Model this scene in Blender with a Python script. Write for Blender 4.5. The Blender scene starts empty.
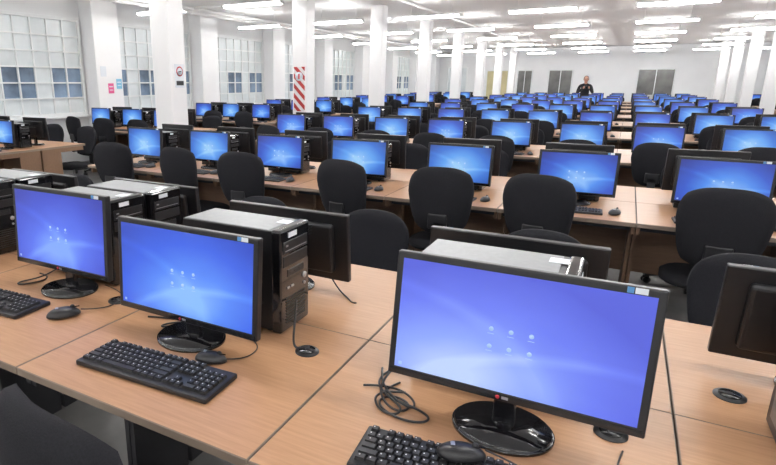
import bpy, bmesh, math, random
from mathutils import Matrix, Vector, Euler
random.seed(4)
S=bpy.context.scene
S.view_settings.view_transform='Standard'
S.view_settings.look='None'
S.view_settings.exposure=0.0
COL=S.collection

# ---------------------------------------------------------------- materials
def mat(name, col, rough=0.6, metal=0.0, noise=0.0, nscale=20, emis=None, estr=0.0, coat=0.0, spec=0.5, bump=0.0):
    m=bpy.data.materials.new(name); m.use_nodes=True
    nt=m.node_tree; b=nt.nodes['Principled BSDF']
    b.inputs['Roughness'].default_value=rough
    b.inputs['Metallic'].default_value=metal
    b.inputs['Specular IOR Level'].default_value=spec
    b.inputs['Coat Weight'].default_value=coat
    b.inputs['Base Color'].default_value=(*col,1)
    if noise>0 or bump>0:
        tc=nt.nodes.new('ShaderNodeTexCoord')
        n=nt.nodes.new('ShaderNodeTexNoise'); n.inputs['Scale'].default_value=nscale; n.inputs['Detail'].default_value=4
        nt.links.new(tc.outputs['Object'],n.inputs['Vector'])
        if noise>0:
            r=nt.nodes.new('ShaderNodeValToRGB')
            r.color_ramp.elements[0].position=0.3; r.color_ramp.elements[1].position=0.7
            r.color_ramp.elements[0].color=(*[c*(1-noise) for c in col],1)
            r.color_ramp.elements[1].color=(*[min(1,c*(1+noise)) for c in col],1)
            nt.links.new(n.outputs['Fac'],r.inputs['Fac']); nt.links.new(r.outputs['Color'],b.inputs['Base Color'])
        if bump>0:
            bp=nt.nodes.new('ShaderNodeBump'); bp.inputs['Strength'].default_value=bump; bp.inputs['Distance'].default_value=0.002
            nt.links.new(n.outputs['Fac'],bp.inputs['Height']); nt.links.new(bp.outputs['Normal'],b.inputs['Normal'])
    if emis:
        b.inputs['Emission Color'].default_value=(*emis,1); b.inputs['Emission Strength'].default_value=estr
    return m

def wood_mat(name,c1,c2,rough=0.38):
    m=bpy.data.materials.new(name); m.use_nodes=True; nt=m.node_tree; b=nt.nodes['Principled BSDF']
    g=nt.nodes.new('ShaderNodeNewGeometry')
    mp=nt.nodes.new('ShaderNodeMapping'); mp.inputs['Scale'].default_value=(4,70,30)
    n=nt.nodes.new('ShaderNodeTexNoise'); n.inputs['Scale'].default_value=1.6; n.inputs['Detail'].default_value=7; n.inputs['Roughness'].default_value=0.6
    r=nt.nodes.new('ShaderNodeValToRGB'); r.color_ramp.elements[0].position=0.32; r.color_ramp.elements[1].position=0.7
    r.color_ramp.elements[0].color=(*c1,1); r.color_ramp.elements[1].color=(*c2,1)
    nt.links.new(g.outputs['Position'],mp.inputs['Vector']); nt.links.new(mp.outputs['Vector'],n.inputs['Vector'])
    nt.links.new(n.outputs['Fac'],r.inputs['Fac']); nt.links.new(r.outputs['Color'],b.inputs['Base Color'])
    b.inputs['Roughness'].default_value=rough
    return m

def screen_mat(name, stops, cx, cy, strength=1.0, streak=0.45):
    """desktop wallpaper: radial glow gradient + soft light beams, on UV"""
    m=bpy.data.materials.new(name); m.use_nodes=True; nt=m.node_tree; b=nt.nodes['Principled BSDF']
    N=nt.nodes.new; L=nt.links.new
    uv=N('ShaderNodeUVMap'); sep=N('ShaderNodeSeparateXYZ'); L(uv.outputs['UV'],sep.inputs[0])
    def mth(op,a,c=None):
        n=N('ShaderNodeMath'); n.operation=op
        for i,x in enumerate((a,c)):
            if x is None: continue
            if isinstance(x,(int,float)): n.inputs[i].default_value=x
            else: L(x,n.inputs[i])
        return n.outputs[0]
    dx=mth('MULTIPLY',mth('SUBTRACT',sep.outputs[0],cx),1.15); dy=mth('SUBTRACT',sep.outputs[1],cy)
    d=mth('SQRT',mth('ADD',mth('MULTIPLY',dx,dx),mth('MULTIPLY',dy,dy)))
    def arc(ax,ay,rad,wd):
        a=mth('SUBTRACT',mth('SQRT',mth('ADD',mth('POWER',mth('ABSOLUTE',mth('SUBTRACT',sep.outputs[0],ax)),2),mth('POWER',mth('ABSOLUTE',mth('SUBTRACT',sep.outputs[1],ay)),2))),rad)
        return mth('MAXIMUM',mth('SUBTRACT',1.0,mth('MULTIPLY',mth('ABSOLUTE',a),wd)),0.0)
    arcs=mth('ADD',mth('MULTIPLY',arc(-0.3,-0.15,0.98,14),0.6),mth('MULTIPLY',arc(0.9,-0.6,0.98,16),0.9))
    nz=N('ShaderNodeTexNoise'); nz.inputs['Scale'].default_value=1.8; L(uv.outputs['UV'],nz.inputs['Vector'])
    d2=mth('ADD',mth('SUBTRACT',d,mth('MULTIPLY',arcs,streak*0.35)),mth('MULTIPLY',mth('SUBTRACT',nz.outputs['Fac'],0.5),0.3))
    r=N('ShaderNodeValToRGB'); el=r.color_ramp.elements
    el[0].position=stops[0][0]; el[0].color=(*stops[0][1],1); el[1].position=stops[-1][0]; el[1].color=(*stops[-1][1],1)
    for p,c in stops[1:-1]:
        e=el.new(p); e.color=(*c,1)
    L(d2,r.inputs['Fac']); L(r.outputs['Color'],b.inputs['Emission Color'])
    b.inputs['Emission Strength'].default_value=strength
    b.inputs['Base Color'].default_value=(0.01,0.01,0.012,1); b.inputs['Roughness'].default_value=0.35
    return m

M={}
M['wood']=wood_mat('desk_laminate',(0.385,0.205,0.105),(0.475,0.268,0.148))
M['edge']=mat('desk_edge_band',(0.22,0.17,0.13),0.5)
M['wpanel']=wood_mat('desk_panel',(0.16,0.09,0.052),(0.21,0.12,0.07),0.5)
M['gmetal']=mat('grey_painted_metal',(0.04,0.04,0.045),0.45,0.3)
M['black']=mat('black_plastic',(0.012,0.012,0.014),0.38,noise=0.1)
M['gloss']=mat('gloss_black_plastic',(0.008,0.008,0.010),0.12,coat=0.5)
M['key']=mat('key_plastic',(0.018,0.018,0.020),0.5)
M['legend']=mat('key_legend',(0.5,0.5,0.5),0.6)
M['fabric']=mat('chair_fabric',(0.015,0.015,0.018),0.95,noise=0.25,nscale=300,bump=0.4,spec=0.2)
M['case']=mat('case_grey_metal',(0.24,0.25,0.26),0.42,0.5,noise=0.06,nscale=60)
M['silver']=mat('silver_trim',(0.5,0.5,0.52),0.3,0.8)
M['sticker']=mat('sticker_white',(0.75,0.8,0.85),0.6)
M['stickerb']=mat('sticker_blue',(0.1,0.3,0.6),0.6)
M['red']=mat('logo_red',(0.5,0.02,0.04),0.4)
M['wall']=mat('wall_paint',(0.88,0.89,0.895),0.75,noise=0.02,nscale=2)
M['col']=mat('column_paint',(0.90,0.905,0.91),0.55,noise=0.015,nscale=3)
M['ceil']=mat('ceiling_paint',(0.91,0.91,0.91),0.85,noise=0.01,nscale=1.2)
M['floor']=mat('floor_vinyl',(0.16,0.155,0.15),0.45,noise=0.15,nscale=5)
M['lamp']=mat('lamp_diffuser',(0.9,0.9,0.9),0.5,emis=(1.0,0.985,0.965),estr=57)
M['lamph']=mat('lamp_housing',(0.88,0.88,0.88),0.4)
M['wframe']=mat('window_frame',(0.82,0.84,0.84),0.5)
M['pane']=mat('window_pane_frosted_glow',(0.66,0.70,0.71),0.3,noise=0.15,nscale=1.5,emis=(0.85,0.95,1.0),estr=0.06)  # faint emission on the frosted glass stands in for daylight behind it
M['paned']=mat('window_pane_blue',(0.19,0.26,0.36),0.12,noise=0.5,nscale=1.8)
M['trim']=mat('baseboard_paint',(0.3,0.3,0.3),0.5)
M['cloth']=mat('black_clothing',(0.014,0.014,0.017),0.9)
M['skin']=mat('skin',(0.50,0.27,0.19),0.5)
M['hair']=mat('dark_hair',(0.02,0.013,0.009),0.6)
M['eye']=mat('eye_white',(0.8,0.8,0.8),0.3)
M['lip']=mat('lips',(0.35,0.10,0.09),0.5)
M['icon']=mat('desktop_icon',(0.1,0.1,0.1),0.4,emis=(0.36,0.56,0.92),estr=0.9)
M['door']=mat('door_cream',(0.58,0.52,0.30),0.5,noise=0.1,nscale=2)
M['dark']=mat('window_dark_glass',(0.15,0.15,0.14),0.15,noise=0.3,nscale=2)
M['pink']=mat('paper_pink',(0.75,0.12,0.30),0.7)
M['cyan']=mat('paper_cyan',(0.2,0.5,0.7),0.7)

M['scrA']=screen_mat('screen_blue',[(0.05,(0.26,0.52,1.0)),(0.33,(0.10,0.26,0.94)),(0.60,(0.045,0.13,0.80)),(0.95,(0.025,0.07,0.54))],0.55,0.22)
M['scrB']=screen_mat('screen_lavender',[(0.05,(0.52,0.66,1.0)),(0.33,(0.27,0.39,1.0)),(0.65,(0.14,0.20,0.90)),(0.95,(0.08,0.11,0.70))],0.30,0.05)
M['scrL']=screen_mat('screen_violet_blue',[(0.05,(0.22,0.40,1.0)),(0.35,(0.09,0.17,0.86)),(0.62,(0.05,0.09,0.66)),(0.95,(0.03,0.045,0.43))],0.5,0.22)
M['scrC']=screen_mat('screen_azure',[(0.05,(0.36,0.66,1.0)),(0.28,(0.13,0.39,0.92)),(0.52,(0.045,0.19,0.72)),(0.88,(0.015,0.05,0.32))],0.5,0.42,0.92)
M['scrD']=screen_mat('screen_azure_deep',[(0.05,(0.28,0.54,1.0)),(0.28,(0.08,0.28,0.88)),(0.52,(0.035,0.11,0.64)),(0.88,(0.018,0.035,0.30))],0.55,0.35,0.92)

def stripe_mat():
    m=bpy.data.materials.new('red_white_stripes'); m.use_nodes=True; nt=m.node_tree; b=nt.nodes['Principled BSDF']
    N=nt.nodes.new; L=nt.links.new
    tc=N('ShaderNodeTexCoord'); sp=N('ShaderNodeSeparateXYZ'); L(tc.outputs['Object'],sp.inputs[0])
    a=N('ShaderNodeMath'); a.operation='ADD'; L(sp.outputs[0],a.inputs[0]); L(sp.outputs[2],a.inputs[1])
    f=N('ShaderNodeMath'); f.operation='MULTIPLY'; L(a.outputs[0],f.inputs[0]); f.inputs[1].default_value=6.5
    g=N('ShaderNodeMath'); g.operation='FRACT'; L(f.outputs[0],g.inputs[0])
    h=N('ShaderNodeMath'); h.operation='GREATER_THAN'; L(g.outputs[0],h.inputs[0]); h.inputs[1].default_value=0.5
    x=N('ShaderNodeMixRGB'); L(h.outputs[0],x.inputs[0]); x.inputs[1].default_value=(0.75,0.75,0.75,1); x.inputs[2].default_value=(0.42,0.025,0.025,1)
    L(x.outputs[0],b.inputs['Base Color']); return m
M['stripe']=stripe_mat()

# ---------------------------------------------------------------- mesh helper
class MB:
    def __init__(s,name):
        s.name=name; s.bm=bmesh.new(); s.mats=[]; s.uv=s.bm.loops.layers.uv.new('UVMap')
    def mi(s,k):
        if k not in s.mats: s.mats.append(k)
        return s.mats.index(k)
    def _merge(s,t,k,smooth,mx):
        if mx is not None: bmesh.ops.transform(t,matrix=mx,verts=t.verts)
        i=s.mi(k)
        for f in t.faces: f.material_index=i; f.smooth=smooth
        me=bpy.data.meshes.new('tmp'); t.to_mesh(me); t.free(); s.bm.from_mesh(me); bpy.data.meshes.remove(me)
    def box(s,c,d,k,bev=0,seg=2,mx=None,taper=None,smooth=False):
        t=bmesh.new(); bmesh.ops.create_cube(t,size=1)
        if taper:
            for v in t.verts:
                if v.co.z>0: v.co.x*=taper[0]; v.co.y*=taper[1]
        bmesh.ops.transform(t,matrix=Matrix.Translation(c)@Matrix.Diagonal((*d,1)),verts=t.verts)
        if bev: bmesh.ops.bevel(t,geom=list(t.edges),offset=bev,segments=seg,affect='EDGES',profile=0.5)
        s._merge(t,k,smooth,mx)
    def cyl(s,c,r,h,k,r2=None,n=24,axis='Z',bev=0,mx=None,sc=(1,1),smooth=True):
        t=bmesh.new(); bmesh.ops.create_cone(t,cap_ends=True,segments=n,radius1=r,radius2=r if r2 is None else r2,depth=h)
        if bev:
            e=[e for e in t.edges if all(v.co.z>0 for v in e.verts)]
            bmesh.ops.bevel(t,geom=e,offset=bev,segments=3,affect='EDGES')
        R=Matrix.Identity(4)
        if axis=='X': R=Matrix.Rotation(math.pi/2,4,'Y')
        if axis=='Y': R=Matrix.Rotation(math.pi/2,4,'X')
        bmesh.ops.transform(t,matrix=Matrix.Translation(c)@R@Matrix.Diagonal((sc[0],sc[1],1,1)),verts=t.verts)
        s._merge(t,k,smooth and n>8,mx)
    def ball(s,c,r,k,n=16,mx=None,fn=None):
        t=bmesh.new(); bmesh.ops.create_uvsphere(t,u_segments=n,v_segments=max(8,n//2+2),radius=1)
        if fn:
            for v in t.verts: v.co=fn(v.co.copy())
        bmesh.ops.transform(t,matrix=Matrix.Translation(c)@Matrix.Diagonal((*r,1)),verts=t.verts)
        s._merge(t,k,True,mx)
    def quad(s,pts,k,mx=None):
        vs=[s.bm.verts.new((mx@Vector(p)) if mx is not None else p) for p in pts]
        f=s.bm.faces.new(vs); f.material_index=s.mi(k)
        for l,uv in zip(f.loops,((0,0),(1,0),(1,1),(0,1))): l[s.uv].uv=uv
    def grid(s,fn,nu,nv,k,thick,mx=None):
        t=bmesh.new(); F=[];B=[]
        for j in range(nv+1):
            for i in range(nu+1):
                p,q=fn(i/nu,j/nv); F.append(t.verts.new(p)); B.append(t.verts.new(q))
        W=nu+1
        for j in range(nv):
            for i in range(nu):
                a=j*W+i
                t.faces.new((F[a],F[a+1],F[a+W+1],F[a+W])); t.faces.new((B[a+W],B[a+W+1],B[a+1],B[a]))
        per=[i for i in range(W)]+[j*W+nu for j in range(1,nv+1)]+[nv*W+i for i in range(nu-1,-1,-1)]+[j*W for j in range(nv-1,0,-1)]
        for x,y in zip(per,per[1:]+per[:1]): t.faces.new((F[y],F[x],B[x],B[y]))
        s._merge(t,k,True,mx)
    def mesh(s):
        me=bpy.data.meshes.new(s.name)
        s.bm.to_mesh(me); s.bm.free()
        for k in s.mats: me.materials.append(M[k])
        return me
def place(name,me,loc=(0,0,0),rz=0,sc=(1,1,1),parent=None,rx=0):
    o=bpy.data.objects.new(name,me); o.location=loc; o.rotation_euler=(rx,0,rz); o.scale=sc; COL.objects.link(o)
    if parent: o.parent=parent
    return o

# ---------------------------------------------------------------- object meshes
def desk_mesh(w,d,grom=True,panel='wpanel',p0=0.07):
    b=MB('desk'); H=0.75; ww=w-0.003
    b.box((0,d/2,H-0.0125),(ww,d-0.002,0.025),'edge',0.002,1)
    b.box((0,d/2,H+0.0),(ww-0.006,d-0.006,0.0012),'wood')
    for sx in(-1,1):
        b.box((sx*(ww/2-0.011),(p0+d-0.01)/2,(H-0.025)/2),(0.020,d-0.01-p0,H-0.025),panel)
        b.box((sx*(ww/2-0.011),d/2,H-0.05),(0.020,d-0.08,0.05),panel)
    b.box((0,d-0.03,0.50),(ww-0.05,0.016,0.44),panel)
    b.box((0,0.10,H-0.045),(ww-0.05,0.03,0.035),'gmetal')
    if grom:
        x=0.27*w/0.8; y=d-0.165
        b.cyl((x,y,H+0.003),0.036,0.006,'black',n=28,bev=0.002)
        b.cyl((x,y,H+0.0075),0.025,0.003,'gloss',n=24)
        b.box((x+0.01,y,H+0.0095),(0.03,0.012,0.003),'key')
    return b.mesh()

def monitor_mesh(w,z0,h,scr,icons=True,br=0.113,logo=True,tilt=4):
    b=MB('monitor')
    mx=Matrix.Translation((0,0,z0))@Matrix.Rotation(-math.radians(tilt),4,'X')
    b.box((0,0,h/2),(w,0.024,h),'black',0.004,2,mx)
    bz=0.016; bb=0.021
    y=-0.0126
    b.quad([(-w/2+bz,y,bb),(w/2-bz,y,bb),(w/2-bz,y,h-bz),(-w/2+bz,y,h-bz)],scr,mx)
    b.box((0,-0.0122,0.010),(w-0.01,0.002,0.014),'gloss',0,mx=mx)
    if logo:
        b.cyl((-0.012,-0.0135,0.010),0.0045,0.001,'red',axis='Y',n=16,mx=mx)
        b.box((0.004,-0.0135,0.010),(0.014,0.001,0.006),'silver',mx=mx)
    b.box((w/2-0.045,-0.0135,h-0.008),(0.022,0.001,0.012),'sticker',mx=mx)
    b.box((w/2-0.064,-0.0135,h-0.008),(0.012,0.001,0.012),'stickerb',mx=mx)
    yy=y-0.0004
    if icons:
        for r in range(2):
            for c in range(3):
                X=(c-1)*0.042; Z=h*0.53-r*0.040
                b.cyl((X,yy,Z),0.0052,0.0005,'icon',axis='Y',n=12,mx=mx)
                b.box((X,yy,Z-0.011),(0.014,0.0005,0.0012),'icon',mx=mx)
        b.box((-w/2+bz+0.014,yy,bb+0.010),(0.008,0.0005,0.008),'icon',mx=mx)
    b.box((0,0.024,h*0.50),(w*0.80,0.030,h*0.72),'black',0.012,3,mx)
    b.box((0,0.042,h*0.42),(w*0.30,0.022,h*0.36),'black',0.008,2,mx)
    for i in range(7): b.box((0,0.0395,h*0.70+i*0.006),(w*0.5,0.002,0.0025),'gloss',mx=mx)
    b.box((0,0.035,(z0+0.11)/2+0.004),(0.052,0.020,z0+0.10),'gloss',0.005,2,taper=(0.85,1))
    b.cyl((0,0.022,0.007),br,0.014,'gloss',n=48,bev=0.006,sc=(1.0,0.86))
    return b.mesh()

def keyboard_mesh():
    b=MB('keyboard'); W=0.455; D=0.148
    b.box((0,0,0.008),(W,D,0.016),'black',0.005,2)
    mx=Matrix.Translation((0,0,0.0165))
    u=0.0191
    x0=-W/2+0.011
    rows=[[(0,1),(2,1),(3,1),(4,1),(5,1),(6.5,1),(7.5,1),(8.5,1),(9.5,1),(11,1),(12,1),(13,1),(14,1)],
          [(i,1) for i in range(13)]+[(13,2)],
          [(0,1.5)]+[(1.5+i,1) for i in range(12)]+[(13.5,1.5)],
          [(0,1.75)]+[(1.75+i,1) for i in range(11)]+[(12.75,2.25)],
          [(0,2.25)]+[(2.25+i,1) for i in range(10)]+[(12.25,2.75)],
          [(0,1.25),(1.25,1.25),(2.5,1.25),(3.75,6.25),(10,1.25),(11.25,1.25),(12.5,1.25),(13.75,1.25)]]
    nav=[[0,1,2],[0,1,2],[0,1,2],[],[1],[0,1,2]]
    num=[[],[(0,1),(1,1),(2,1),(3,1)],[(0,1),(1,1),(2,1),(3,1)],[(0,1),(1,1),(2,1),(3,1)],[(0,1),(1,1),(2,1),(3,1)],[(0,2),(2,1),(3,1)]]
    for r in range(6):
        yy=D/2-0.019-r*0.0205-(0.004 if r>0 else 0)+0.003
        ks=[(x,w) for x,w in rows[r]]+[(15.3+n,1) for n in nav[r]]+[(18.6+x,w) for x,w in num[r]]
        for x,w in ks:
            cx=x0+(x+w/2)*u
            b.box((cx,yy,0.004),(w*u-0.0018,0.0182,0.008),'key',taper=((w*u-0.006)/(w*u-0.0018),0.78),mx=mx)
            if w<=1.5:
                b.quad([(cx-0.0045,yy+0.0005,0.0082),(cx-0.0015,yy+0.0005,0.0082),(cx-0.0015,yy+0.0042,0.0082),(cx-0.0045,yy+0.0042,0.0082)],'legend',mx)
    return b.mesh()

def mouse_mesh():
    b=MB('mouse')
    def f(c):
        if c.z<0: c.z*=0.25
        c.x*=(1-0.12*c.y)
        return c
    b.ball((0,0,0.0075),(0.031,0.056,0.028),'black',24,fn=f)
    b.cyl((0,0.030,0.032),0.008,0.007,'key',axis='X',n=16)
    b.box((0,0.035,0.031),(0.001,0.035,0.004),'gloss')
    b.box((0,-0.02,0.035),(0.014,0.010,0.0012),'silver',0.0005,1)
    return b.mesh()

def tower_mesh():
    b=MB('tower'); L=0.38;Wd=0.175;H=0.34
    for x in(-L+0.05,-0.05):
        for y in(-0.06,0.06): b.cyl((x,y,0.005),0.012,0.010,'black',n=12)
    b.box((-L/2-0.012,0,H/2+0.005),(L-0.024,Wd,H-0.01),'black',0.003,1)
    b.box((-L/2-0.018,0,H-0.0005),(L-0.045,Wd-0.012,0.004),'case',0.0015,1)
    for i in range(3): b.box((-L/2,-Wd/2-0.001,0.10+i*0.07),(L-0.12,0.003,0.006),'black',0.001,1)
    b.box((-0.010,0,H/2+0.004),(0.036,Wd+0.006,H),'gloss',0.008,3)
    fx=0.0085
    b.box((fx,0,H-0.055),(0.003,0.148,0.038),'black',0.001,1)
    b.box((fx+0.002,0.0,H-0.066),(0.002,0.13,0.002),'silver')
    b.box((fx+0.002,-0.055,H-0.050),(0.002,0.012,0.005),'silver')
    b.box((fx,0,H-0.100),(0.003,0.148,0.036),'black',0.001,1)
    b.box((fx,0,H-0.142),(0.003,0.10,0.024),'black',0.001,1)
    for i in range(3): b.box((fx+0.002,-0.03+i*0.028,H-0.142),(0.002,0.018,0.004),'key')
    b.cyl((fx+0.002,0.055,H-0.175),0.010,0.004,'silver',axis='X',n=20)
    b.cyl((fx+0.002,0.055,H-0.203),0.005,0.004,'silver',axis='X',n=16)
    for i in range(2): b.box((fx+0.001,-0.045+i*0.024,H-0.19),(0.003,0.014,0.006),'silver')
    for i in range(9): b.box((fx,0,0.035+i*0.010),(0.003,0.12,0.004),'key')
    b.box((-0.045,0.03,H+0.0022),(0.05,0.045,0.001),'sticker')
    b.box((fx+0.0015,-0.02,H-0.018),(0.001,0.05,0.016),'sticker')
    b.box((-L+0.001,0.03,0.25),(0.003,0.08,0.09),'silver'); b.box((-L+0.001,0,0.08),(0.003,0.12,0.09),'case')
    return b.mesh()

def chair_mesh():
    """occupant faces +Y, origin on floor under seat centre, back top at 1.0"""
    b=MB('chair')
    bw=0.205
    def back(u,v):
        s=2*u-1; t=2*v-1
        w=bw*(0.82+0.18*min(1,max(0,(v+0.1)/0.75)))
        k=math.sqrt(max(0,1-0.30*max(0,t)**4-0.26*max(0,-t)**4))
        x=w*s*k
        h=0.215*(1-0.20*abs(s)**3.0 if t>0 else 1-0.14*abs(s)**3)
        zz=0.785+h*t
        y=-0.235-0.06*v+0.045*s*s-0.025*math.sin(v*math.pi)
        e=max(0.0,(1-abs(s)**6))*max(0,(1-abs(t)**8)); th=0.012+0.026*e
        return (x,y-th,zz),(x,y+th,zz)
    b.grid(back,18,14,'fabric',0.05)
    def seat(u,v):
        s=2*u-1; t=2*v-1
        k=math.sqrt(max(0,1-0.42*min(1,abs(t))**4)); k2=math.sqrt(max(0,1-0.42*min(1,abs(s))**4))
        x=0.235*s*k; y=0.225*t*k2
        e=max(0,1-abs(s)**6)*max(0,1-abs(t)**6)
        z=0.455-0.02*max(0,t)**3
        return (x,y,z-0.028*e-0.008),(x,y,z+0.030*e+0.006)
    b.grid(seat,14,14,'fabric',0.06)
    b.box((0,0,0.418),(0.20,0.22,0.03),'gmetal',0.006,2)
    b.box((0,-0.19,0.41),(0.07,0.24,0.014),'gmetal',0.004,1)
    b.box((0,-0.308,0.53),(0.065,0.014,0.26),'gmetal',0.004,1)
    b.box((0,-0.290,0.66),(0.12,0.05,0.10),'black',0.008,2)
    b.cyl((0.14,0.02,0.41),0.006,0.16,'gmetal',axis='X',n=10)
    b.cyl((0,0,0.33),0.017,0.18,'silver',n=16); b.cyl((0,0,0.20),0.028,0.20,'black',n=18)
    b.cyl((0,0,0.105),0.045,0.05,'black',n=20)
    for i in range(5):
        a=i*2*math.pi/5+0.3; R=Matrix.Rotation(a,4,'Z')
        b.box((0.15,0,0.09),(0.26,0.042,0.028),'black',0.006,1,mx=R@Matrix.Rotation(0.06,4,'Y'))
        b.cyl((0.265,0,0.065),0.008,0.05,'silver',n=8,mx=R)
        for sy in(-0.016,0.016): b.cyl((0.265,sy,0.027),0.027,0.020,'black',axis='Y',n=16,mx=R)
        b.box((0.265,0,0.050),(0.05,0.016,0.03),'black',0.004,1,mx=R)
    return b.mesh()

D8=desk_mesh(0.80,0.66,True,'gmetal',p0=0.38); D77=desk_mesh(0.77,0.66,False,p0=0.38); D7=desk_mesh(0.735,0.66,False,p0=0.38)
MON_MID=monitor_mesh(0.545,0.066,0.300,'scrA')
MON_R=monitor_mesh(0.545,0.088,0.306,'scrB',tilt=7)
MON_L=monitor_mesh(0.515,0.086,0.310,'scrL')
MON_F=monitor_mesh(0.53,0.052,0.265,'scrC',tilt=6)
MON_C=monitor_mesh(0.45,0.062,0.285,'scrC',br=0.10)
MON_D=monitor_mesh(0.45,0.062,0.285,'scrD',br=0.10)
KB=keyboard_mesh(); MS=mouse_mesh(); TW=tower_mesh(); CH=chair_mesh()
TOP=0.7508

# ---------------------------------------------------------------- foreground island
F0=0.82; D=0.66
R8=[0.5955-0.8*i for i in range(6)]
for c in R8:
    place('desk',D8,(c,F0,0)); place('desk',D8,(c,F0+2*D,0),math.pi)
place('computer_monitor',MON_MID,(-1.095,1.19,TOP),math.radians(0))
place('computer_monitor',MON_R,(-0.155,1.185,TOP))
place('computer_monitor',MON_L,(-1.785,1.28,TOP),math.radians(1))
for x in(-2.62,-3.42,0.68): place('computer_monitor',MON_L,(x,1.20,TOP))
for (x,y) in ((-1.085,1.80),(-0.25,1.80),(-1.92,1.95),(-2.66,1.88),(-3.4,1.8),(0.55,1.8)):
    place('computer_monitor',MON_F,(x,y,TOP),math.pi)
for x,y in ((-0.865,1.455),(-0.050,1.455),(-1.655,1.50),(-1.64,1.70),(-2.44,1.455),(-2.42,1.645),(-3.2,1.455),(0.76,1.455)):
    place('computer_tower',TW,(x,y,TOP))
for x,y,r in ((-1.045,1.000,3),(-0.188,0.990,4),(-1.935,1.075,4),(-2.65,1.0,0)):
    place('keyboard',KB,(x,y,TOP),math.radians(r))
place('computer_mouse',MS,(-0.945,1.123,TOP),math.radians(-75),(0.88,0.88,0.9))
place('computer_mouse',MS,(-1.585,1.12,TOP),math.radians(-35))
place('computer_mouse',MS,(-0.205,1.025,TOP+0.0250),math.radians(-70),(0.9,0.9,0.9))
for x,r in ((-1.07,180),(-0.28,172),(-1.75,186),(-2.55,178),(-3.4,180),(0.5,180)):
    place('office_chair',CH,(x,2.37,0),math.radians(r),(0.95,1,0.88))
place('office_chair',CH,(-0.79,0.79,0),math.radians(-8),(1,1,0.985))
place('office_chair',CH,(-1.75,0.76,0),math.radians(-4),(1,1,0.95))

def cable(name,pts,r=0.0025,k='black'):
    cu=bpy.data.curves.new(name,'CURVE'); cu.dimensions='3D'; cu.bevel_depth=r; cu.bevel_resolution=3; cu.resolution_u=8
    sp=cu.splines.new('NURBS'); sp.points.add(len(pts)-1); sp.use_endpoint_u=True; sp.order_u=4
    for p,q in zip(sp.points,pts): p.co=(*q,1)
    cu.materials.append(M[k]); o=bpy.data.objects.new(name,cu); COL.objects.link(o); return o
z=TOP+0.0035
cable('power_cable',[(-0.84,1.43,z+0.10),(-0.80,1.36,z+0.08),(-0.78,1.30,z+0.02),(-0.76,1.30,z),(-0.735,1.325,z+0.012),(-0.733,1.325,z+0.006)],0.0035)
cable('power_cable',[(-1.05,1.24,z+0.09),(-1.08,1.30,z+0.03),(-1.15,1.31,z),(-1.24,1.26,z),(-1.24,1.20,z),(-1.16,1.30,z),(-1.23,1.30,z),(-1.33,1.26,z)],0.003)
cable('power_cable',[(-0.44,1.30,z+0.05),(-0.47,1.22,z+0.02),(-0.44,1.17,z),(-0.38,1.14,z),(-0.36,1.19,z),(-0.42,1.22,z),(-0.46,1.17,z),(-0.40,1.12,z),(-0.32,1.12,z+0.002),(-0.30,1.17,z),(-0.40,1.19,z+0.004),(-0.47,1.20,z),(-0.43,1.28,z)],0.003)
cable('power_cable',[(-0.47,1.35,z),(-0.50,1.27,z),(-0.45,1.20,z+0.006),(-0.37,1.16,z+0.006),(-0.39,1.12,z),(-0.45,1.14,z),(-0.47,1.20,z+0.01),(-0.40,1.24,z)],0.003)
cable('power_cable',[(-0.50,1.33,z),(-0.47,1.24,z+0.008),(-0.41,1.18,z+0.008),(-0.35,1.17,z),(-0.37,1.23,z),(-0.44,1.25,z+0.006),(-0.51,1.22,z)],0.003)
cable('mouse_cable',[(-0.16,1.04,z+0.045),(-0.10,1.05,z+0.03),(0.0,1.03,z+0.01),(0.03,1.0,z),(0.10,1.05,z),(0.07,1.15,z),(0.09,1.25,z)],0.002)
cable('mouse_cable',[(-0.905,1.135,z+0.01),(-0.87,1.17,z),(-0.85,1.24,z),(-0.90,1.30,z),(-1.05,1.34,z)],0.002)
cable('mouse_cable',[(-1.56,1.17,z+0.012),(-1.52,1.22,z),(-1.50,1.30,z),(-1.56,1.38,z),(-1.70,1.40,z)],0.002)
cable('power_cable',[(-1.90,1.36,z+0.06),(-1.98,1.33,z),(-2.05,1.26,z),(-1.99,1.20,z),(-1.93,1.36,z),(-2.05,1.36,z)],0.003)
cable('power_cable',[(-0.95,1.86,z+0.06),(-0.87,1.80,z),(-0.80,1.76,z),(-0.78,1.72,z),(-0.75,1.70,z+0.012)],0.003)

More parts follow.
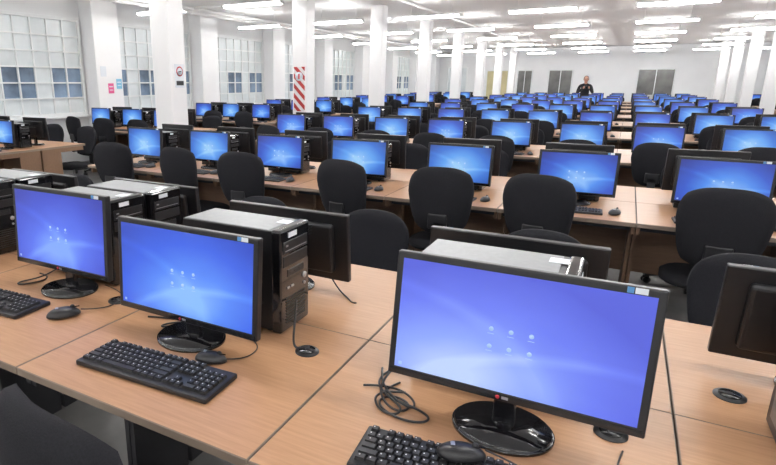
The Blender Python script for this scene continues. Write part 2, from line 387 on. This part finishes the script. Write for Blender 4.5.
# ---------------------------------------------------------------- further islands
PX,PY=-1.36,22.35
for k in range(1,10):
    f=F0+2.8*k
    if k==1: pitch,c0,dm=0.77,-0.25,D77
    else: pitch,c0,dm=0.735,-0.40,D7
    cs=[c0+pitch*3-pitch*i for i in range(9)]+[-6.50-pitch*i for i in range(3)]+([4.05+pitch*i for i in range(3)] if k>=3 else [])
    chairx=list(cs)
    if k==1: chairx[3:9]=[-0.34,-0.98,-1.62,-2.55,-3.14,-3.97]
    for c,chx in zip(cs,chairx):
        place('desk',dm,(c,f,0)); place('desk',dm,(c,f+2*D,0),math.pi)
        sx=1.06 if k==1 else 1.0
        place('computer_monitor',MON_C if random.random()<0.6 else MON_D,(c+random.uniform(-.02,.02)+(0.02 if k==1 else 0),f+0.41+random.uniform(-.02,.02),TOP),math.radians(random.uniform(-5,5)),(sx,1,1))
        place('computer_monitor',MON_C if random.random()<0.6 else MON_D,(c+random.uniform(-.02,.02),f+2*D-0.40,TOP),math.pi+math.radians(random.uniform(-4,4)))
        place('computer_tower',TW,(c+0.16,f+0.625,TOP),0,(0.9,0.85,0.86))
        if k<=4:
            place('keyboard',KB,(c,f+0.17,TOP),math.radians(random.uniform(-4,4)),(0.9,0.9,0.9))
            place('computer_mouse',MS,(c+0.27,f+0.19,TOP),math.radians(random.uniform(-20,20)))
        a=random.uniform(-10,10)
        if not(abs(c-PX)<0.6 and abs(f-PY)<1.2):
            place('office_chair',CH,(chx+(random.uniform(-.03,.03) if k>1 else 0),f+(0.08 if k==1 else 0.05+random.uniform(-.05,.03)),0),math.radians(a),(1,1,1.02 if k==1 else 0.985))
        if not(abs(c-PX)<0.6 and abs(f+2*D-PY)<1.2):
            place('office_chair',CH,(c+random.uniform(-.03,.03),f+2*D+0.10+random.uniform(-.03,.06),0),math.pi+math.radians(random.uniform(-10,10)),(1,1,0.94))

# ---------------------------------------------------------------- room shell
X0,X1,Y0,Y1,HC=-8.7,6.6,-2.6,29.0,3.05
def slab(name,c,d,k):
    b=MB(name); b.box((0,0,0),d,k); return place(name,b.mesh(),c)
cx,cy=(X0+X1)/2,(Y0+Y1)/2
slab('floor',(cx,cy,-0.05),(X1-X0+0.4,Y1-Y0+0.4,0.1),'floor')
slab('ceiling',(cx,cy,HC+0.05),(X1-X0+0.4,Y1-Y0+0.4,0.1),'ceil')
slab('wall_left',(X0-0.1,cy,HC/2),(0.2,Y1-Y0+0.4,HC),'wall')
slab('wall_right',(X1+0.1,cy,HC/2),(0.2,Y1-Y0+0.4,HC),'wall')
slab('wall_back',(cx,Y1+0.1,HC/2),(X1-X0,0.2,HC),'wall')
slab('wall_front',(cx,Y0-0.1,HC/2),(X1-X0,0.2,HC),'wall')
slab('baseboard_left',(X0+0.01,cy,0.05),(0.02,Y1-Y0,0.10),'trim')
slab('baseboard_back',(cx,Y1-0.01,0.05),(X1-X0-0.04,0.02,0.10),'trim')
slab('baseboard_right',(X1-0.01,cy,0.05),(0.02,Y1-Y0,0.10),'trim')

CW=0.27
def column_mesh():
    b=MB('column'); b.box((0,0,HC/2),(CW,CW,HC),'col',0.018,2); b.box((0,0,0.06),(CW+.03,CW+.03,0.12),'trim',0.004,1); return b.mesh()
CM=column_mesh()
for i in range(0,8):
    y=5.04+3.15*i
    if y>Y1-0.6: continue
    place('structural_column',CM,(-4.66,y,0))
    place('structural_column',CM,(2.95,y,0))
def pil_mesh():
    b=MB('pilaster'); b.box((0,0,HC/2),(0.34,0.60,HC),'col',0.015,2); return b.mesh()
PM=pil_mesh()
def window_mesh(W,Hh,cols,rows,darkrows):
    b=MB('window')
    fr=0.05
    for s in(-1,1): b.box((0.03,s*(W/2-fr/2),Hh/2),(0.07,fr,Hh),'wframe',0.004,1)
    for zz in(fr/2,Hh-fr/2): b.box((0.03,0,zz),(0.07,W-2*fr,fr),'wframe',0.004,1)
    cw=(W-2*fr)/cols; rh=(Hh-2*fr)/rows
    for i in range(cols):
        for j in range(rows):
            y=-W/2+fr+cw*(i+.5); zz=fr+rh*(j+.5)
            dk=(1<=j<=darkrows and (i%6) in (0,2,3,5))
            b.box((0.018,y,zz),(0.008,cw-0.002,rh-0.002),'paned' if dk else 'pane')
    for i in range(1,cols): b.box((0.035,-W/2+fr+cw*i,Hh/2),(0.035,0.024,Hh-2*fr),'wframe')
    for j in range(1,rows): b.box((0.036,0,fr+rh*j),(0.034,W-2*fr,0.024),'wframe')
    b.box((0.05,0,-0.02),(0.12,W+0.04,0.04),'wframe',0.005,1)
    return b.mesh()
WM=window_mesh(2.25,1.66,7,6,2)
n=1
for i in range(-3,8):
    y=7.45+2.95*i
    if y>Y1-0.4: continue
    if y>Y0+0.4: place('trim_%d'%n,PM,(X0+0.172,y,0))
    if Y0+1.2<y+1.475<Y1-1.2:
        place('window_%d'%n,WM,(X0,y+1.475,0.95))
    n+=1
def backwin(name,xc,w,z0,h,k,cols=2):
    b=MB(name); fr=0.05
    for s in(-1,1): b.box((s*(w/2-fr/2),-0.03,h/2),(fr,0.06,h),'wframe',0.004,1)
    for zz in(fr/2,h-fr/2): b.box((0,-0.03,zz),(w-2*fr,0.06,fr),'wframe',0.004,1)
    b.box((0,-0.012,h/2),(w-2*fr,0.012,h-2*fr),k)
    for i in range(1,cols): b.box((-w/2+w*i/cols,-0.025,h/2),(0.03,0.03,h-2*fr),'wframe')
    return place(name,b.mesh(),(xc,Y1,z0))
backwin('window_20',-4.40,0.70,0.95,1.15,'dark')
backwin('window_21',-2.85,1.05,0.95,1.15,'dark',2)
backwin('window_22',-7.6,1.0,0.95,1.3,'pane',2)
backwin('window_23',0.9,1.4,0.95,1.15,'dark',2)
def door(name,xc):
    b=MB(name); w,h=0.95,2.05
    for s in(-1,1): b.box((s*(w/2+0.03),-0.03,h/2),(0.06,0.06,h),'wframe')
    b.box((0,-0.03,h+0.03),(w+0.12,0.06,0.06),'wframe'); b.box((0,-0.02,h/2),(w,0.04,h),'door',0.003,1)
    for z_ in(0.5,1.45): b.box((0,-0.043,z_),(w-0.3,0.008,0.7),'door',0.003,1)
    b.cyl((0.38,-0.07,1.0),0.02,0.05,'silver',axis='Y',n=14)
    return place(name,b.mesh(),(xc,Y1-0.003,0))
door('door_1',-5.65)

b=MB('s'); b.box((0,0,0),(0.20,0.012,0.70),'stripe',0.003,1); b.cyl((0,-0.008,0.20),0.07,0.006,'sticker',axis='Y',n=24); b.box((0,-0.012,0.20),(0.03,0.004,0.08),'red')
place('extinguisher_sign',b.mesh(),(-4.66,8.19-CW/2-0.007,1.42))
b=MB('s'); b.box((0,0,0),(0.006,0.15,0.26),'sticker'); b.cyl((0.004,0,0.05),0.055,0.004,'red',axis='X',n=24); b.cyl((0.006,0,0.05),0.042,0.004,'sticker',axis='X',n=24); b.box((0.009,0,0.05),(0.002,0.05,0.012),'key'); b.box((0.004,0,-0.08),(0.002,0.12,0.05),'key')
place('no_smoking_sign',b.mesh(),(-4.66+CW/2+0.004,5.05,1.60))
for y,k,zz in ((7.45,'pink',1.42),(7.65,'cyan',1.5),(7.30,'sticker',1.72)):
    b=MB('p'); b.box((0,0,0),(0.003,0.13,0.18),k); b.box((0.002,0,0.03),(0.001,0.09,0.02),'sticker'); b.box((0.002,0,-0.03),(0.001,0.08,0.015),'sticker')
    place('notice_paper',b.mesh(),(X0+0.345,y,zz))

LZ=2.71
def lamp_mesh():
    b=MB('lamp'); L=1.12
    b.box((0,0,0.045),(L,0.09,0.026),'lamph',0.006,1,taper=(1,0.6))
    for s in(-1,1):
        b.cyl((0,s*0.034,0.010),0.017,L-0.06,'lamp',axis='X',n=12)
        b.box((s*(L/2-0.012),0,0.022),(0.024,0.11,0.045),'lamph',0.004,1)
        b.cyl((s*0.4,0,(HC-LZ+0.06)/2),0.004,HC-LZ-0.06,'lamph',n=8)
    return b.mesh()
LM=lamp_mesh()
for i in range(-3,7):
    for j in range(7):
        y=7.85+3.1*i; x=-7.37+1.96*j
        if y>Y1-0.5 or y<Y0+0.3: continue
        place('fluorescent_lamp',LM,(x,y,LZ))
def tube(name,p,q,r,k='lamph'):
    p=Vector(p);q=Vector(q); d=q-p; b=MB(name); b.cyl((0,0,d.length/2),r,d.length,k,n=14)
    for t in range(1,int(d.length/2)): b.cyl((0,0,t*2.0),r*1.25,0.05,k,n=14)
    o=place(name,b.mesh(),p); o.rotation_euler=d.to_track_quat('Z','Y').to_euler(); return o
tube('ceiling_conduit',(-8.05,Y0+0.02,2.93),(-8.05,Y1-0.02,2.93),0.045)
tube('ceiling_conduit',(-7.85,Y0+0.02,2.96),(-7.85,Y1-0.02,2.96),0.03)
tube('ceiling_conduit',(-3.9,Y0+0.02,3.0),(-3.9,Y1-0.02,3.0),0.03)
tube('ceiling_conduit',(X0+0.4,9.3,2.97),(X1-0.02,9.3,2.97),0.03)

# ---------------------------------------------------------------- person
def skin_obj(name,V,E,k,parent,root=0,sub=2):
    me=bpy.data.meshes.new(name); me.from_pydata([v[:3] for v in V],E,[])
    o=bpy.data.objects.new(name,me); COL.objects.link(o); o.parent=parent
    md=o.modifiers.new('skin','SKIN'); md.use_smooth_shade=True
    sv=me.skin_vertices[0].data if me.skin_vertices else None
    if sv:
        for i,v in enumerate(V):
            r=v[3]; sv[i].radius=(r,r) if not isinstance(r,tuple) else r; sv[i].use_root=(i==root)
    else: print('NO SKIN DATA')
    s=o.modifiers.new('sub','SUBSURF'); s.levels=sub; s.render_levels=sub
    me.materials.append(M[k]); return o
P=bpy.data.objects.new('person',None); P.location=(PX,PY,0); P.rotation_euler=(0,0,math.radians(10)); COL.objects.link(P)
V=[(0,0,0.95,(.155,.11)),(0,0,1.12,(.14,.10)),(0,0.01,1.30,(.165,.11)),(0,0.01,1.42,(.13,.085)),(0,0,1.50,.055),
   (.17,0.01,1.41,.062),(.25,-0.03,1.16,.046),(.10,-.26,1.33,.036),
   (-.17,0.01,1.41,.062),(-.25,-0.03,1.16,.046),(-.10,-.26,1.33,.036),
   (.095,0,.86,.09),(.10,-.01,.50,.062),(.11,.02,.10,.042),(.12,-.13,.04,.036),
   (-.095,0,.86,.09),(-.10,-.01,.50,.062),(-.11,.02,.10,.042),(-.12,-.13,.04,.036)]
E=[(0,1),(1,2),(2,3),(3,4),(3,5),(5,6),(6,7),(3,8),(8,9),(9,10),(0,11),(11,12),(12,13),(13,14),(0,15),(15,16),(16,17),(17,18)]
skin_obj('body',V,E,'cloth',P)
b=MB('head')
b.cyl((0,0,1.52),0.05,0.10,'skin',n=16)
def hf(c):
    if c.z<0: c.x*=1-0.28*c.z*c.z; c.y*=1-0.10*c.z*c.z
    return c
b.ball((0,-0.01,1.63),(0.076,0.095,0.115),'skin',20,fn=hf)
b.ball((0,0.012,1.655),(0.083,0.098,0.105),'hair',20,fn=lambda c:Vector((c.x,max(c.y,-0.55 if c.z<0.55 else -1),max(c.z,-0.55))))
b.ball((0,-0.108,1.615),(0.012,0.018,0.022),'skin',10)
for s in(-1,1):
    b.ball((s*0.028,-0.092,1.637),(0.013,0.010,0.008),'eye',10); b.ball((s*0.028,-0.100,1.637),(0.006,0.005,0.006),'hair',8)
    b.box((s*0.028,-0.098,1.655),(0.03,0.008,0.006),'hair',0.002,1)
    b.ball((s*0.080,0.0,1.625),(0.008,0.018,0.030),'skin',10)
b.ball((0,-0.098,1.578),(0.022,0.008,0.007),'lip',10)
place('head',b.mesh(),parent=P)
b=MB('camera_body'); b.box((0,-0.33,1.37),(0.13,0.06,0.085),'black',0.01,2); b.cyl((0,-0.385,1.365),0.035,0.07,'gloss',axis='Y',n=20); b.box((0,-0.33,1.42),(0.05,0.045,0.03),'black',0.006,1)
place('handheld_camera',b.mesh(),parent=P)
for s in(-1,1):
    HV=[(s*.10,-.26,1.33,.028),(s*.085,-.295,1.355,.030)]; HE=[(0,1)]
    for i,(dz,ln) in enumerate(((.035,.9),(.015,1.0),(-.005,.95),(-.025,.75))):
        a=len(HV); HV+= [(s*.082,-.325,1.355+dz,.009),(s*.076,-.325-.035*ln,1.36+dz,.0085),(s*.055,-.33-.040*ln,1.36+dz,.007)]
        HE+=[(1,a),(a,a+1),(a+1,a+2)]
    a=len(HV); HV+=[(s*.062,-.285,1.345,.010),(s*.045,-.290,1.365,.009)]; HE+=[(1,a),(a,a+1)]
    skin_obj('hand',HV,HE,'skin',P,sub=1)

# ---------------------------------------------------------------- world & camera
w=bpy.data.worlds.new('world'); S.world=w; w.use_nodes=True
w.node_tree.nodes['Background'].inputs[0].default_value=(0.8,0.85,0.9,1); w.node_tree.nodes['Background'].inputs[1].default_value=0.3
cam=bpy.data.cameras.new('camera'); co=bpy.data.objects.new('camera',cam); COL.objects.link(co)
cam.sensor_fit='HORIZONTAL'; cam.sensor_width=36; cam.lens=553/776*36; cam.shift_x=(388-300)/776
cam.clip_start=0.02; cam.clip_end=100
co.location=(0,0,1.53); co.rotation_euler=(math.radians(90-15.2),0,math.radians(30))
S.camera=co
